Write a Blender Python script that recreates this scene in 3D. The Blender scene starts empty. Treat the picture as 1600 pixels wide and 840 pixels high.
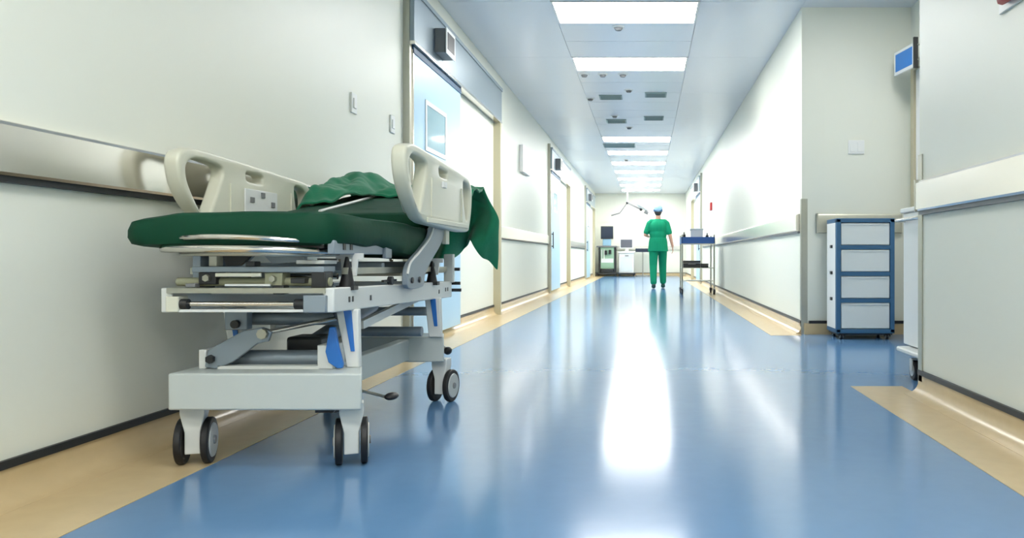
import bpy, bmesh, math, random
from mathutils import Vector, Matrix, noise
random.seed(7)
PI = math.pi
C = bpy.context.scene.collection
F = 28 / 36 * 1600          # focal length in pixels
CH = 0.68                   # camera height
# ------------------------------------------------------------------ camera
cam_d = bpy.data.cameras.new('camera'); cam = bpy.data.objects.new('camera', cam_d); C.objects.link(cam)
cam_d.sensor_width = 36; cam_d.lens = 28; cam_d.clip_end = 200; cam_d.clip_start = .05
cam_d.shift_x = -210 / 1600; cam_d.shift_y = -20 / 1600
cam.location = (0, 0, CH); cam.rotation_euler = (PI / 2, 0, 0)
bpy.context.scene.camera = cam
# ------------------------------------------------------------------ world, exposure
w = bpy.data.worlds.new('world'); bpy.context.scene.world = w; w.use_nodes = True
w.node_tree.nodes['Background'].inputs[0].default_value = (.8, .9, 1, 1)
w.node_tree.nodes['Background'].inputs[1].default_value = .15
vs = bpy.context.scene.view_settings
vs.view_transform = 'Standard'; vs.look = 'None'; vs.gamma = 1; vs.use_curve_mapping = False
vs.exposure = 1.0
LIGHT = 15.0                # ceiling panel radiance
LIGHT_COL = (1.0, .985, .95)

# ------------------------------------------------------------------ materials
def srgb(r, g, b):
    f = lambda c: (c / 255 / 12.92) if c / 255 <= .04045 else ((c / 255 + .055) / 1.055) ** 2.4
    return (f(r), f(g), f(b), 1)
def mat(name, col, rough=.5, metal=0, spec=.5, noise_amt=0, noise_scale=20, bump=0, bump_scale=60, emit=0, stretch=None, coat=0, rough_var=0, sheen=0):
    m = bpy.data.materials.new(name); m.use_nodes = True
    nt = m.node_tree; b = nt.nodes['Principled BSDF']
    b.inputs['Base Color'].default_value = col; b.inputs['Roughness'].default_value = rough
    b.inputs['Metallic'].default_value = metal; b.inputs['Specular IOR Level'].default_value = spec
    b.inputs['Coat Weight'].default_value = coat; b.inputs['Coat Roughness'].default_value = .1
    b.inputs['Sheen Weight'].default_value = sheen
    if emit:
        b.inputs['Emission Color'].default_value = col; b.inputs['Emission Strength'].default_value = emit
    if noise_amt or bump or rough_var:
        tc = nt.nodes.new('ShaderNodeTexCoord'); mp = nt.nodes.new('ShaderNodeMapping')
        nt.links.new(tc.outputs['Object'], mp.inputs['Vector'])
        if stretch: mp.inputs['Scale'].default_value = stretch
    if noise_amt or rough_var:
        n = nt.nodes.new('ShaderNodeTexNoise'); n.inputs['Scale'].default_value = noise_scale; n.inputs['Detail'].default_value = 5
        nt.links.new(mp.outputs[0], n.inputs['Vector'])
    if noise_amt:
        mx = nt.nodes.new('ShaderNodeMix'); mx.data_type = 'RGBA'
        mx.inputs['A'].default_value = tuple(c * (1 - noise_amt) for c in col[:3]) + (1,)
        mx.inputs['B'].default_value = tuple(min(1, c * (1 + noise_amt)) for c in col[:3]) + (1,)
        nt.links.new(n.outputs['Fac'], mx.inputs['Factor']); nt.links.new(mx.outputs['Result'], b.inputs['Base Color'])
    if rough_var:
        mr = nt.nodes.new('ShaderNodeMapRange')
        mr.inputs['To Min'].default_value = max(0, rough - rough_var); mr.inputs['To Max'].default_value = rough + rough_var
        nt.links.new(n.outputs['Fac'], mr.inputs['Value']); nt.links.new(mr.outputs[0], b.inputs['Roughness'])
    if bump:
        n2 = nt.nodes.new('ShaderNodeTexNoise'); n2.inputs['Scale'].default_value = bump_scale; n2.inputs['Detail'].default_value = 3
        bp = nt.nodes.new('ShaderNodeBump'); bp.inputs['Strength'].default_value = bump; bp.inputs['Distance'].default_value = .01
        nt.links.new(mp.outputs[0], n2.inputs['Vector']); nt.links.new(n2.outputs['Fac'], bp.inputs['Height'])
        nt.links.new(bp.outputs[0], b.inputs['Normal'])
    return m
M = {}
M['wall'] = mat('wall_paint', srgb(230, 232, 220), .42, spec=.4, noise_amt=.02, noise_scale=1.2)
M['ceiling'] = mat('ceiling_panel_paint', srgb(222, 226, 232), .28, spec=.5, noise_amt=.015, noise_scale=2)
M['ceil_gap'] = mat('ceiling_gap', srgb(170, 175, 180), .6)
M['blue_floor'] = mat('blue_vinyl', srgb(92, 132, 172), .15, spec=.45, noise_amt=.05, noise_scale=16, bump=.06, bump_scale=4)
M['beige_floor'] = mat('beige_vinyl', srgb(200, 178, 138), .25, noise_amt=.07, noise_scale=14)
M['black_strip'] = mat('black_rubber_strip', srgb(28, 32, 36), .45)
M['steel'] = mat('stainless_steel', srgb(228, 224, 218), .2, metal=1, noise_amt=.03, noise_scale=6)
M['steel_dull'] = mat('brushed_steel', srgb(176, 176, 164), .38, metal=.9, noise_amt=.06, noise_scale=30)
M['chrome'] = mat('chrome_tube', srgb(208, 204, 196), .16, metal=1)
M['header'] = mat('door_header_metal', srgb(146, 160, 168), .35, metal=.5)
M['door_blue'] = mat('pale_blue_door_skin', srgb(172, 208, 232), .35)
M['leaf_strip'] = mat('dark_blue_strip', srgb(34, 78, 110), .5)
M['beige_post'] = mat('beige_jamb_paint', srgb(186, 180, 152), .4)
M['glass'] = mat('pane_glass', srgb(150, 185, 195), .06, spec=.8)
M['white'] = mat('white_plastic', srgb(232, 234, 232), .35)
M['grey'] = mat('grey_plastic', srgb(120, 122, 124), .45)
M['dark'] = mat('dark_plastic', srgb(34, 36, 38), .4)
M['screen'] = mat('dark_screen', srgb(38, 48, 66), .15)
M['grey_screen'] = mat('grey_screen', srgb(96, 98, 108), .2)
M['cream'] = mat('cream_rail_plastic', srgb(214, 214, 196), .38)
M['cream_dark'] = mat('cream_edge_plastic', srgb(150, 152, 126), .45)
M['putty'] = mat('grey_putty_plastic', srgb(186, 194, 192), .42, noise_amt=.02, noise_scale=20)
M['bluegrey'] = mat('blue_grey_metal', srgb(138, 150, 160), .38, metal=.35)
M['gur_white'] = mat('white_coated_metal', srgb(216, 219, 216), .38)
M['gur_blue'] = mat('blue_plastic_insert', srgb(38, 110, 190), .4)
M['rubber'] = mat('black_tyre_rubber', srgb(20, 20, 22), .55)
M['hub'] = mat('grey_wheel_disc', srgb(188, 192, 190), .4)
M['mattress'] = mat('dark_green_vinyl', srgb(8, 62, 42), .62, noise_amt=.14, noise_scale=9, bump=.25, bump_scale=9, spec=.2)
M['blanket'] = mat('green_cotton', srgb(38, 126, 92), .85, noise_amt=.1, noise_scale=30, bump=.1, bump_scale=90, spec=.2, sheen=.2)
M['scrub'] = mat('scrub_cotton', srgb(14, 134, 98), .85, noise_amt=.05, spec=.2)
M['cap'] = mat('surgical_cap_cloth', srgb(150, 190, 215), .8)
M['cap_band'] = mat('cap_band_cloth', srgb(60, 100, 145), .8)
M['skin'] = mat('skin', srgb(196, 150, 126), .5)
M['hair'] = mat('dark_hair', srgb(45, 40, 40), .6)
M['shoe'] = mat('dark_green_shoe', srgb(18, 66, 60), .5)
M['cart_blue'] = mat('blue_cart_frame', srgb(52, 98, 134), .42)
M['drawer'] = mat('pale_drawer_plastic', srgb(216, 222, 222), .35)
M['tray_blue'] = mat('blue_tray_plastic', srgb(40, 92, 165), .4)
M['red'] = mat('red_enamel', srgb(176, 22, 24), .35)
M['sign_blue'] = mat('blue_sign_face', srgb(28, 122, 205), .35)
M['vent'] = mat('vent_grey_green', srgb(142, 162, 164), .5)
M['machine_green'] = mat('green_tinted_panel', srgb(150, 185, 158), .4)
M['lamp'] = mat('light_diffuser', (*LIGHT_COL, 1), .6, emit=LIGHT)
M['lamp_dim'] = mat('dimmed_light_diffuser', (*LIGHT_COL, 1), .6, emit=LIGHT*.45)  # weaker emission for the added overhead panel, to balance the near walls
M['sign_lit'] = mat('lit_sign_face', (1, 1, 1, 1), .6, emit=1.6)

# ------------------------------------------------------------------ mesh helpers
class MB:
    def __init__(s): s.bm = bmesh.new()
    def box(s, x0, y0, z0, x1, y1, z1, rot=None):
        m = Matrix.Translation(((x0+x1)/2, (y0+y1)/2, (z0+z1)/2))
        if rot: m = m @ rot
        m = m @ Matrix.Diagonal((abs(x1-x0), abs(y1-y0), abs(z1-z0), 1))
        bmesh.ops.create_cube(s.bm, size=1, matrix=m); return s
    def bar(s, p0, p1, wx, wy):                  # box section bar along p0-p1
        p0, p1 = Vector(p0), Vector(p1); d = p1 - p0; q = d.to_track_quat('Z', 'Y').to_matrix().to_4x4()
        m = Matrix.Translation((p0+p1)/2) @ q @ Matrix.Diagonal((wx, wy, d.length, 1))
        bmesh.ops.create_cube(s.bm, size=1, matrix=m); return s
    def cyl(s, p0, p1, r0, r1=None, seg=20):
        p0, p1 = Vector(p0), Vector(p1); d = p1 - p0; r1 = r0 if r1 is None else r1
        m = Matrix.Translation((p0+p1)/2) @ d.to_track_quat('Z', 'Y').to_matrix().to_4x4()
        bmesh.ops.create_cone(s.bm, cap_ends=True, segments=seg, radius1=r0, radius2=r1, depth=d.length, matrix=m); return s
    def ball(s, p, r, sc=(1, 1, 1), rot=None, seg=16):
        m = Matrix.Translation(p)
        if rot: m = m @ rot
        m = m @ Matrix.Diagonal((*sc, 1))
        bmesh.ops.create_uvsphere(s.bm, u_segments=seg, v_segments=max(8, seg*2//3), radius=r, matrix=m); return s
    def limb(s, p0, p1, r0, r1, seg=14):
        s.cyl(p0, p1, r0, r1, seg); s.ball(p0, r0, seg=seg); s.ball(p1, r1, seg=seg); return s
    def tube(s, pts, r, seg=10, closed=False, smooth=6):
        P = [Vector(p) for p in pts]
        if smooth: P = catmull(P, smooth, closed)
        n = len(P); rings = []
        up = Vector((0, 0, 1))
        for i, p in enumerate(P):
            a = P[(i-1) % n] if (closed or i > 0) else p; b = P[(i+1) % n] if (closed or i < n-1) else p
            t = (b - a).normalized(); u = up if abs(t.dot(up)) < .95 else Vector((1, 0, 0))
            e1 = t.cross(u).normalized(); e2 = t.cross(e1).normalized()
            rings.append([s.bm.verts.new(p + r*(math.cos(2*PI*k/seg)*e1 + math.sin(2*PI*k/seg)*e2)) for k in range(seg)])
        for i in range(n if closed else n-1):
            A, B = rings[i], rings[(i+1) % n]
            for k in range(seg): s.bm.faces.new((A[k], A[(k+1) % seg], B[(k+1) % seg], B[k]))
        if not closed:
            s.bm.faces.new(rings[0]); s.bm.faces.new(list(reversed(rings[-1])))
        return s
    def prism(s, pts, a0, a1, axis='y'):          # closed 2-D outline extruded along an axis
        def P(u, v, a): return {'y': (u, a, v), 'x': (a, u, v), 'z': (u, v, a)}[axis]
        A = [s.bm.verts.new(P(u, v, a0)) for u, v in pts]; B = [s.bm.verts.new(P(u, v, a1)) for u, v in pts]
        n = len(pts); s.bm.faces.new(A); s.bm.faces.new(list(reversed(B)))
        for i in range(n): s.bm.faces.new((A[i], B[i], B[(i+1) % n], A[(i+1) % n]))
        return s
    def grid(s, fn, nu, nv):
        V = [[s.bm.verts.new(fn(i/nu, j/nv)) for j in range(nv+1)] for i in range(nu+1)]
        for i in range(nu):
            for j in range(nv): s.bm.faces.new((V[i][j], V[i+1][j], V[i+1][j+1], V[i][j+1]))
        return s
def catmull(P, k, closed=False):
    out = []; n = len(P)
    for i in range(n if closed else n-1):
        g = lambda j: P[j % n] if closed else P[max(0, min(n-1, j))]
        a, b, c, d = g(i-1), g(i), g(i+1), g(i+2)
        for q in range(k):
            t = q/k
            out.append(.5*((2*b) + (c-a)*t + (2*a-5*b+4*c-d)*t*t + (3*b-a-3*c+d)*t**3))
    if not closed: out.append(P[-1])
    return out
def origin(o):
    v = Vector((0, 0, 0))
    while o: v = v + o.location; o = o.parent
    return v
def finish(me, o, bevel, remesh, smooth_it, ang):
    if remesh:
        r = o.modifiers.new('remesh', 'REMESH'); r.mode = 'VOXEL'; r.voxel_size = remesh; r.use_smooth_shade = True
        sm = o.modifiers.new('smooth', 'SMOOTH'); sm.factor = .5; sm.iterations = smooth_it
    else:
        me.polygons.foreach_set('use_smooth', [True]*len(me.polygons)); me.set_sharp_from_angle(angle=math.radians(ang))
    if bevel:
        b = o.modifiers.new('bevel', 'BEVEL'); b.width = bevel; b.segments = 2; b.limit_method = 'ANGLE'; b.angle_limit = math.radians(50)
        b.harden_normals = False
def obj(name, mb, m, parent=None, label=None, bevel=0, base=None, remesh=0, smooth_it=6, ang=35):
    me = bpy.data.meshes.new(name); bm = mb.bm
    bmesh.ops.recalc_face_normals(bm, faces=bm.faces[:])
    if parent: off = origin(parent)
    elif base is not None: off = Vector(base)
    else:
        xs = [v.co.x for v in bm.verts]; ys = [v.co.y for v in bm.verts]; zs = [v.co.z for v in bm.verts]
        off = Vector(((min(xs)+max(xs))/2, (min(ys)+max(ys))/2, min(zs)))
    bmesh.ops.translate(bm, verts=bm.verts[:], vec=-off)
    bm.to_mesh(me); bm.free(); me.materials.append(M[m] if isinstance(m, str) else m)
    o = bpy.data.objects.new(name, me); C.objects.link(o)
    if parent: o.parent = parent
    else: o.location = off
    finish(me, o, bevel, remesh, smooth_it, ang)
    if label: o['label'] = label
    return o
def tag(o, label, cat, group=None):
    o['label'] = label; o['category'] = cat
    if group: o['group'] = group
    return o
def thing(name, label, cat, loc, group=None):
    o = bpy.data.objects.new(name, None); C.objects.link(o); o.location = loc; o.empty_display_size = .2
    return tag(o, label, cat, group)
def struct(name, mb, m, parent=None, **k):
    o = obj(name, mb, m, parent, **k)
    if not parent: o['kind'] = 'structure'
    return o
def dup(root, delta, label=None):
    def cp(o, par):
        c = o.copy(); C.objects.link(c)
        if par: c.parent = par
        for ch in [x for x in bpy.data.objects if x.parent == o]: cp(ch, c)
        return c
    r = cp(root, None); r.location = root.location + Vector(delta)
    if label: r['label'] = label
    return r
def B(*a): return MB().box(*a)
def px(x, y, Y): return Vector(((x-1010)*Y/F, Y, CH-(y-400)*Y/F))

# ------------------------------------------------------------------ the setting
XL, XR, ZC, YB, YE = -1.77, 1.355, 2.85, -4.0, 27.6
AY0, AY1, AX = 3.95, 6.95, 2.31            # alcove on the right
struct('floor', B(XL-.2, YB-.2, -.1, AX+.2, YE+.2, 0), 'blue_floor')
struct('wall_left', B(XL-.2, YB, 0, XL, YE, 3), 'wall')
struct('wall_right', B(XR, YB, 0, XR+.2, AY0, 3), 'wall')
struct('wall_right_far', B(XR, AY1, 0, XR+.2, YE, 3), 'wall')
struct('wall_alcove_side', B(XR+.2, AY0-.2, 0, AX+.2, AY0, 3), 'wall')
struct('wall_alcove_end', B(XR+.2, AY1, 0, AX+.2, AY1+.2, 3), 'wall')
struct('wall_alcove_back', B(AX, AY0, 0, AX+.2, AY1, 3), 'wall')
struct('wall_end', B(XL-.2, YE, 0, XR+.2, YE+.2, 3), 'wall')
struct('wall_back_added', B(XL-.2, YB-.2, 0, XR+.2, YB, 3), 'wall')  # unseen closing wall, added to keep light in the corridor
ceil = struct('ceiling', B(XL-.2, YB-.2, ZC+.02, AX+.2, YE+.2, ZC+.2), 'ceil_gap')
LX0, LX1 = -.80, .437
lights_on = [6.8, 8.7, 14.5, 16.4, 18.3, 20.2, 22.1, 24.0, 25.9]
near_added = [-2.7, -.8, 1.1]  # unseen panels added to brighten the walls nearest the camera
pitch = 1.9
k = -2
shared = {}
while True:
    y0 = 6.8 + k*pitch - 5*pitch + 0
    k += 1
    if y0 + pitch < YB: continue
    if y0 > YE: break
    lit = any(abs(y0-a) < .05 for a in lights_on + near_added)
    spans = [(XL, LX0-.020, y0, y0+pitch), (LX1+.020, XR, y0, y0+pitch)]
    if lit: spans += [(LX0-.02, LX1+.02, y0+.62, y0+1.25), (LX0-.02, LX1+.02, y0+1.255, y0+pitch-.02)]
    else: spans += [(LX0-.02, LX1+.02, y0-.015, y0+.62), (LX0-.02, LX1+.02, y0+.625, y0+1.25), (LX0-.02, LX1+.02, y0+1.255, y0+pitch-.02)]
    for (a, b, c, d) in spans:
        c = max(c, YB); d = min(d, YE)
        if d - c < .05: continue
        key = (round(b-a, 3), round(d-c, 3))
        if key in shared:
            o = bpy.data.objects.new('panel', shared[key]); C.objects.link(o); o.parent = ceil
            o.location = Vector((a, c, ZC)) - ceil.location
        else:
            mb = B(a+.002, c+.002, ZC, b-.002, d-.002, ZC+.02)
            bmesh.ops.translate(mb.bm, verts=mb.bm.verts[:], vec=Vector((-a, -c, -ZC)))
            me = bpy.data.meshes.new('panel'); mb.bm.to_mesh(me); mb.bm.free(); me.materials.append(M['ceiling'])
            shared[key] = me
            o = bpy.data.objects.new('panel', me); C.objects.link(o); o.parent = ceil
            o.location = Vector((a, c, ZC)) - ceil.location
o = bpy.data.objects.new('panel', None)
bpy.data.objects.remove(o)
obj('panel', B(XR, AY0, ZC, AX, AY1, ZC+.02), 'ceiling', ceil)

# beige vinyl borders, coved skirting, black capping strips
def cove(side, y0, y1):
    s = 1 if side == 'left' else -1; X = XL if side == 'left' else XR
    pts = [(X, 0), (X, .095), (X+s*.006, .095)]
    for i in range(7):
        a = PI/2*i/6
        pts.append((X+s*(.006+.06*(1-math.cos(a))), .06*(1-math.sin(a))+.004))
    pts.append((X+s*.08, .0025)); pts.append((X+s*.08, 0))
    return MB().prism(pts, y0, y1)
struct('baseboard_left', cove('left', YB, YE), 'beige_floor', ang=60)
struct('baseboard_right', cove('right', YB, AY0), 'beige_floor', ang=60)
struct('baseboard_right_far', cove('right', AY1, YE), 'beige_floor', ang=60)
struct('baseboard_end', B(XL+.08, YE-.03, 0, XR-.08, YE, .095), 'beige_floor')
struct('baseboard_alcove', B(XR+.02, AY1-.03, 0, AX, AY1, .095), 'beige_floor')
struct('trim_1', B(XL+.02, YB, 0, -1.42, YE, .002), 'beige_floor')
struct('trim_2', B(1.067, YB, 0, XR-.02, 4.16, .002), 'beige_floor')
struct('trim_3', B(1.067, AY1-.12, 0, XR-.02, YE, .002), 'beige_floor')
struct('trim_4', B(XL, YB, .095, XL+.012, YE, .119), 'black_strip')
struct('trim_5', B(XR-.012, YB, .095, XR, AY0-.002, .119), 'black_strip')
struct('trim_6', B(XR-.012, AY1+.002, .095, XR, YE, .119), 'black_strip')
struct('trim_7', B(XR+.06, AY1-.034, .095, AX, AY1, .119), 'black_strip')
struct('trim_8', B(XL+.02, YE-.036, .095, XR-.02, YE, .112), 'black_strip')

# ------------------------------------------------------------------ handrails
def rail_profile(s, X):
    return [(X, .90), (X+s*.030, .90), (X+s*.038, .908), (X+s*.038, 1.036), (X+s*.030, 1.046), (X+s*.012, 1.052), (X, 1.052)]
def handrail(side, y0, y1, label):
    s = 1 if side == 'left' else -1; X = XL if side == 'left' else XR
    t = thing('handrail', label, 'handrail', (X, (y0+y1)/2, .88), 'stainless wall guards')
    obj('guard_plate', MB().prism(rail_profile(s, X), y0, y1), 'steel', t, ang=20)
    obj('rubber_strip', B(*sorted((X, X+s*.022))[:1], y0, .882, sorted((X, X+s*.022))[1], y1, .90), 'black_strip' if side == 'left' else 'grey', t)
    obj('end_cap', B(min(X, X+s*.04), y1, .898, max(X, X+s*.04), y1+.012, 1.054), 'steel_dull', t)
    return t
handrail('left', YB, 5.72, 'long stainless wall guard on left wall behind the green gurney')
handrail('left', 9.36, 14.2, 'stainless wall guard on left wall between the first and second blue doors')
handrail('left', 17.86, 22.65, 'stainless wall guard on left wall between the second and third blue doors')
handrail('right', YB, 3.90, 'stainless wall guard on right wall nearest the camera, before the alcove')
handrail('right', 7.02, 18.9, 'stainless wall guard on right wall past the alcove, mirroring green and blue')
t = thing('handrail', 'short stainless wall guard on alcove wall behind the blue drawer cart', 'handrail', (1.85, AY1, .88), 'stainless wall guards')
obj('guard_plate', MB().prism([(AY1-.002, .88), (AY1-.036, .885), (AY1-.038, 1.03), (AY1-.03, 1.046), (AY1-.002, 1.05)], 1.49, 2.22, 'x'), 'steel_dull', t)
obj('end_cap', B(1.478, AY1-.04, .878, 1.49, AY1-.002, 1.052), 'steel_dull', t)
t = thing('handrail', 'stainless wall guard along the far end wall of the corridor', 'handrail', (-.2, YE, .88), 'stainless wall guards')
obj('guard_plate', B(XL+.1, YE-.038, .90, XR-.1, YE, 1.03), 'steel', t)

def guard(X, Y, s, label):                 # s: +1 the alcove lies behind (+Y side), -1 before
    t = thing('corner_guard', label, 'corner guard', (X, Y, 0), 'steel corner guards')
    obj('side_flange', B(X-.006, min(Y, Y-s*.05), .005, X, max(Y, Y-s*.05), 1.18), 'steel_dull', t)
    obj('face_flange', B(X-.006, min(Y, Y+s*.006), .005, X+.05, max(Y, Y+s*.006), 1.18), 'steel_dull', t)
guard(XR, AY0, 1, 'thin steel guard on the near corner of the alcove, beside the white cart')
guard(XR, AY1, -1, 'steel guard on the far corner of the alcove, left of the blue drawer cart')

# ------------------------------------------------------------------ sliding door units
def door_unit(y0, side, label):
    s = 1 if side == 'left' else -1; X = XL if side == 'left' else XR
    bx = lambda a, ya, za, b, yb, zb: B(min(X+s*a, X+s*b), ya, za, max(X+s*a, X+s*b), yb, zb)
    t = thing('sliding_door', label, 'door', (X, y0, 0), 'sliding doors along the corridor')
    obj('header_cover', bx(.0, y0+.01, 2.25, .08, y0+3.52, 2.62), 'header', t, bevel=.006)
    obj('header_lip', bx(.0, y0+.005, 2.60, .09, y0+3.53, 2.635), 'header', t)
    obj('bottom_trim', bx(.02, y0+.01, 2.225, .084, y0+3.52, 2.25), 'steel', t)
    obj('near_post', bx(.0, y0, 0, .048, y0+.06, 2.70), 'steel_dull', t)
    obj('far_post', bx(.0, y0+3.42, 0, .082, y0+3.49, 2.225), 'beige_post', t, 'beige door post at the far end')
    leaf = obj('door_leaf', bx(.014, y0+.065, .055, .055, y0+1.56, 2.2), 'door_blue', t, bevel=.004)
    obj('edge_strip', bx(.0135, y0+.062, .055, .0565, y0+.085, 2.2), 'steel', leaf)
    obj('top_strip', bx(.02, y0+.065, 2.175, .062, y0+1.56, 2.222), 'leaf_strip', leaf)  # dark blue strip across the top of the leaf
    fr = MB()
    for (ya, za, yb, zb) in ((.38, 1.50, 1.02, 1.535), (.38, 1.86, 1.02, 1.895), (.38, 1.535, .415, 1.86), (.985, 1.535, 1.02, 1.86)):
        fr.box(min(X+s*.05, X+s*.062), y0+ya, za, max(X+s*.05, X+s*.062), y0+yb, zb)
    obj('window_frame', fr, 'white', leaf)
    obj('pane', bx(.05, y0+.415, 1.535, .0575, y0+.985, 1.86), 'glass', leaf)
    obj('handle', bx(.075, y0+.14, .82, .09, y0+.17, 1.12).box(min(X+s*.055, X+s*.08), y0+.145, .85, max(X+s*.055, X+s*.08), y0+.165, .87).box(min(X+s*.055, X+s*.08), y0+.145, 1.07, max(X+s*.055, X+s*.08), y0+.165, 1.09), 'dark', leaf)
    sens = obj('sensor_box', bx(.08, y0+.56, 2.305, .165, y0+.84, 2.50), 'grey', t, bevel=.006)
    obj('sensor_face', bx(.17, y0+.555, 2.30, .178, y0+.845, 2.505), 'white', sens)
    obj('sensor_window', bx(.178, y0+.59, 2.34, .181, y0+.81, 2.475), 'dark', sens)
    return t
door_unit(5.79, 'left', 'nearest pale blue sliding door, steel header with motion sensor, behind the gurney')
door_unit(14.28, 'left', 'second pale blue sliding door on the left, past the small white sign')
door_unit(22.75, 'left', 'farthest left sliding door, next to the machines at the corridor end')
door_unit(19.3, 'right', 'sliding door with steel header on the right wall beyond the trolley')

# ------------------------------------------------------------------ ceiling fittings
def ceiling_light(y, label):
    t = thing('ceiling_light', label, 'ceiling light', ((LX0+LX1)/2, y+.3, ZC), 'rectangular ceiling lights')
    f = MB()
    for (a, b, c, d) in ((LX0-.018, y-.015, LX1+.018, y), (LX0-.018, y+.6, LX1+.018, y+.615), (LX0-.018, y, LX0, y+.6), (LX1, y, LX1+.018, y+.6)):
        f.box(a, b, ZC-.006, c, d, ZC+.02)
    obj('frame', f, 'white', t)
    obj('diffuser', B(LX0, y, ZC-.002, LX1, y+.6, ZC+.015), 'lamp_dim' if abs(y-1.1) < .1 else 'lamp', t)
names = {6.8: 'nearest ceiling light panel in view, at the top edge of the picture', 8.7: 'second ceiling light panel, just before the group of vents',
 14.5: 'first of the seven ceiling lights beyond the vents', 16.4: 'second ceiling light beyond the vents', 18.3: 'third ceiling light beyond the vents',
 20.2: 'fourth ceiling light beyond the vents, middle of the far row', 22.1: 'fifth ceiling light beyond the vents', 24.0: 'last but one ceiling light before the end wall',
 25.9: 'last ceiling light, closest to the end wall', 3.0: 'ceiling light panel above the gurney, out of view overhead', -.8: 'unseen ceiling light panel added behind the camera', 1.1: 'unseen dimmed ceiling light panel added overhead of the camera', -2.7: 'unseen ceiling light panel added by the back wall, behind the camera'}
for y in near_added + lights_on: ceiling_light(y, names[round(y, 1)])
t = thing('ceiling_light', 'unseen ceiling light added inside the alcove, above the drawer cart', 'ceiling light', (1.85, 5.4, ZC), 'rectangular ceiling lights')  # added out of view to brighten the alcove wall
obj('frame', B(1.63, 5.1, ZC-.008, 2.07, 5.7, ZC), 'white', t)
obj('diffuser', B(1.65, 5.12, ZC-.012, 2.05, 5.68, ZC-.008), 'lamp', t)
def vent(x0, x1, y0, y1, label, n=5):
    t = thing('ceiling_vent', label, 'vent', ((x0+x1)/2, (y0+y1)/2, ZC), 'ceiling vents')
    f = MB()
    for (a, b, c, d) in ((x0, y0, x1, y0+.02), (x0, y1-.02, x1, y1), (x0, y0+.02, x0+.02, y1-.02), (x1-.02, y0+.02, x1, y1-.02)): f.box(a, b, ZC-.012, c, d, ZC)
    obj('frame', f, 'vent', t)
    for i in range(n):
        yy = y0+.02+(y1-y0-.04)*(i+.5)/n
        obj('slat', MB().bar((x0+.02, yy, ZC-.008), (x1-.02, yy, ZC-.008), .004, .026), 'vent', t)
vent(-.64, -.33, 10.72, 11.0, 'left vent of the nearer pair in the ceiling')
vent(-.02, .27, 10.55, 10.85, 'right vent of the nearer pair in the ceiling')
vent(-.64, -.32, 12.62, 12.95, 'left vent of the farther pair in the ceiling')
vent(-.04, .27, 12.35, 12.68, 'right vent of the farther pair in the ceiling')
vent(-.84, -.22, 15.35, 15.85, 'wide pale vent between the first two far ceiling lights', 7)
def detector(x, y, label, r=.055):
    t = thing('smoke_detector', label, 'detector', (x, y, ZC), 'small round ceiling fittings')
    obj('base', MB().cyl((x, y, ZC-.012), (x, y, ZC), r, r*1.1), 'white', t)
    obj('sensor_head', MB().cyl((x, y, ZC-.035), (x, y, ZC-.012), r*.5, r*.75), 'grey', t)
for (x, y, l) in ((-.265, 7.54, 'round detector between the two nearest ceiling lights'), (-.23, 10.4, 'round detector just before the nearer pair of vents'),
    (-.29, 13.4, 'round detector just before the far row of lights'), (-.45, 17.9, 'round detector between the second and third far lights'),
    (-.77, 10.95, 'round detector left of the nearer pair of vents'), (-.49, 12.3, 'round detector just in front of the farther left vent'),
    (-.74, 9.5, 'leftmost of three small fittings behind the second light'), (-.52, 9.5, 'middle of three small fittings behind the second light'),
    (-.28, 9.5, 'rightmost of three small fittings behind the second light')):
    detector(x, y, l)

# ------------------------------------------------------------------ small wall fittings
def switch(x0, y0, z0, side, label, w=.086, h=.12):
    s = 1 if side == 'left' else -1; X = XL if side == 'left' else XR
    t = thing('light_switch', label, 'light switch', (X, y0, z0), 'white wall switches')
    obj('plate', B(min(X, X+s*.012), y0-w/2, z0, max(X, X+s*.012), y0+w/2, z0+h), 'white', t, bevel=.003)
    obj('rocker', B(min(X+s*.012, X+s*.018), y0-w/4, z0+h*.25, max(X+s*.012, X+s*.018), y0+w/4, z0+h*.75), 'white', t, bevel=.002)
switch(0, 4.80, 1.54, 'left', 'white wall switch on left wall high above the gurney mattress')
switch(0, 5.53, 1.535, 'left', 'white wall switch on left wall close to the nearest blue door')
t = thing('light_switch', 'white double wall switch on alcove wall above the blue drawer cart', 'light switch', (1.84, AY1, 1.57), 'white wall switches')
obj('plate', B(1.76, AY1-.012, 1.57, 1.90, AY1, 1.69), 'white', t, bevel=.003)
obj('rocker', B(1.775, AY1-.018, 1.59, 1.82, AY1-.012, 1.67), 'white', t)
obj('rocker', B(1.84, AY1-.018, 1.59, 1.885, AY1-.012, 1.67), 'white', t)
t = thing('lit_sign', 'small blank white lit sign on left wall between first and second blue doors', 'sign', (XL, 11.45, 1.86))
obj('housing', B(XL, 11.12, 1.86, XL+.05, 11.78, 2.24), 'white', t, bevel=.006)
obj('lit_face', B(XL+.05, 11.14, 1.88, XL+.054, 11.76, 2.22), 'sign_lit', t)
t = thing('alarm_button', 'small red alarm button on white plate on right wall above the trolley', 'alarm', (XR, 16.4, 1.6))
obj('back_plate', B(XR-.012, 16.1, 1.54, XR, 16.7, 1.88), 'white', t)
obj('red_box', B(XR-.05, 16.25, 1.62, XR-.012, 16.5, 1.78), 'red', t, bevel=.005)
t = thing('fire_alarm_box', 'red fire alarm box high on the right wall at the picture corner', 'alarm', (XR, 2.87, 1.61))
obj('back_plate', B(XR-.01, 2.70, 1.60, XR, 3.04, 1.88), 'white', t, bevel=.003)
obj('red_box', B(XR-.05, 2.73, 1.615, XR-.01, 2.985, 1.86), 'red', t, bevel=.018)
obj('lens', MB().cyl((XR-.07, 2.85, 1.75), (XR-.05, 2.85, 1.75), .04, .05), 'red', t)
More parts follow.
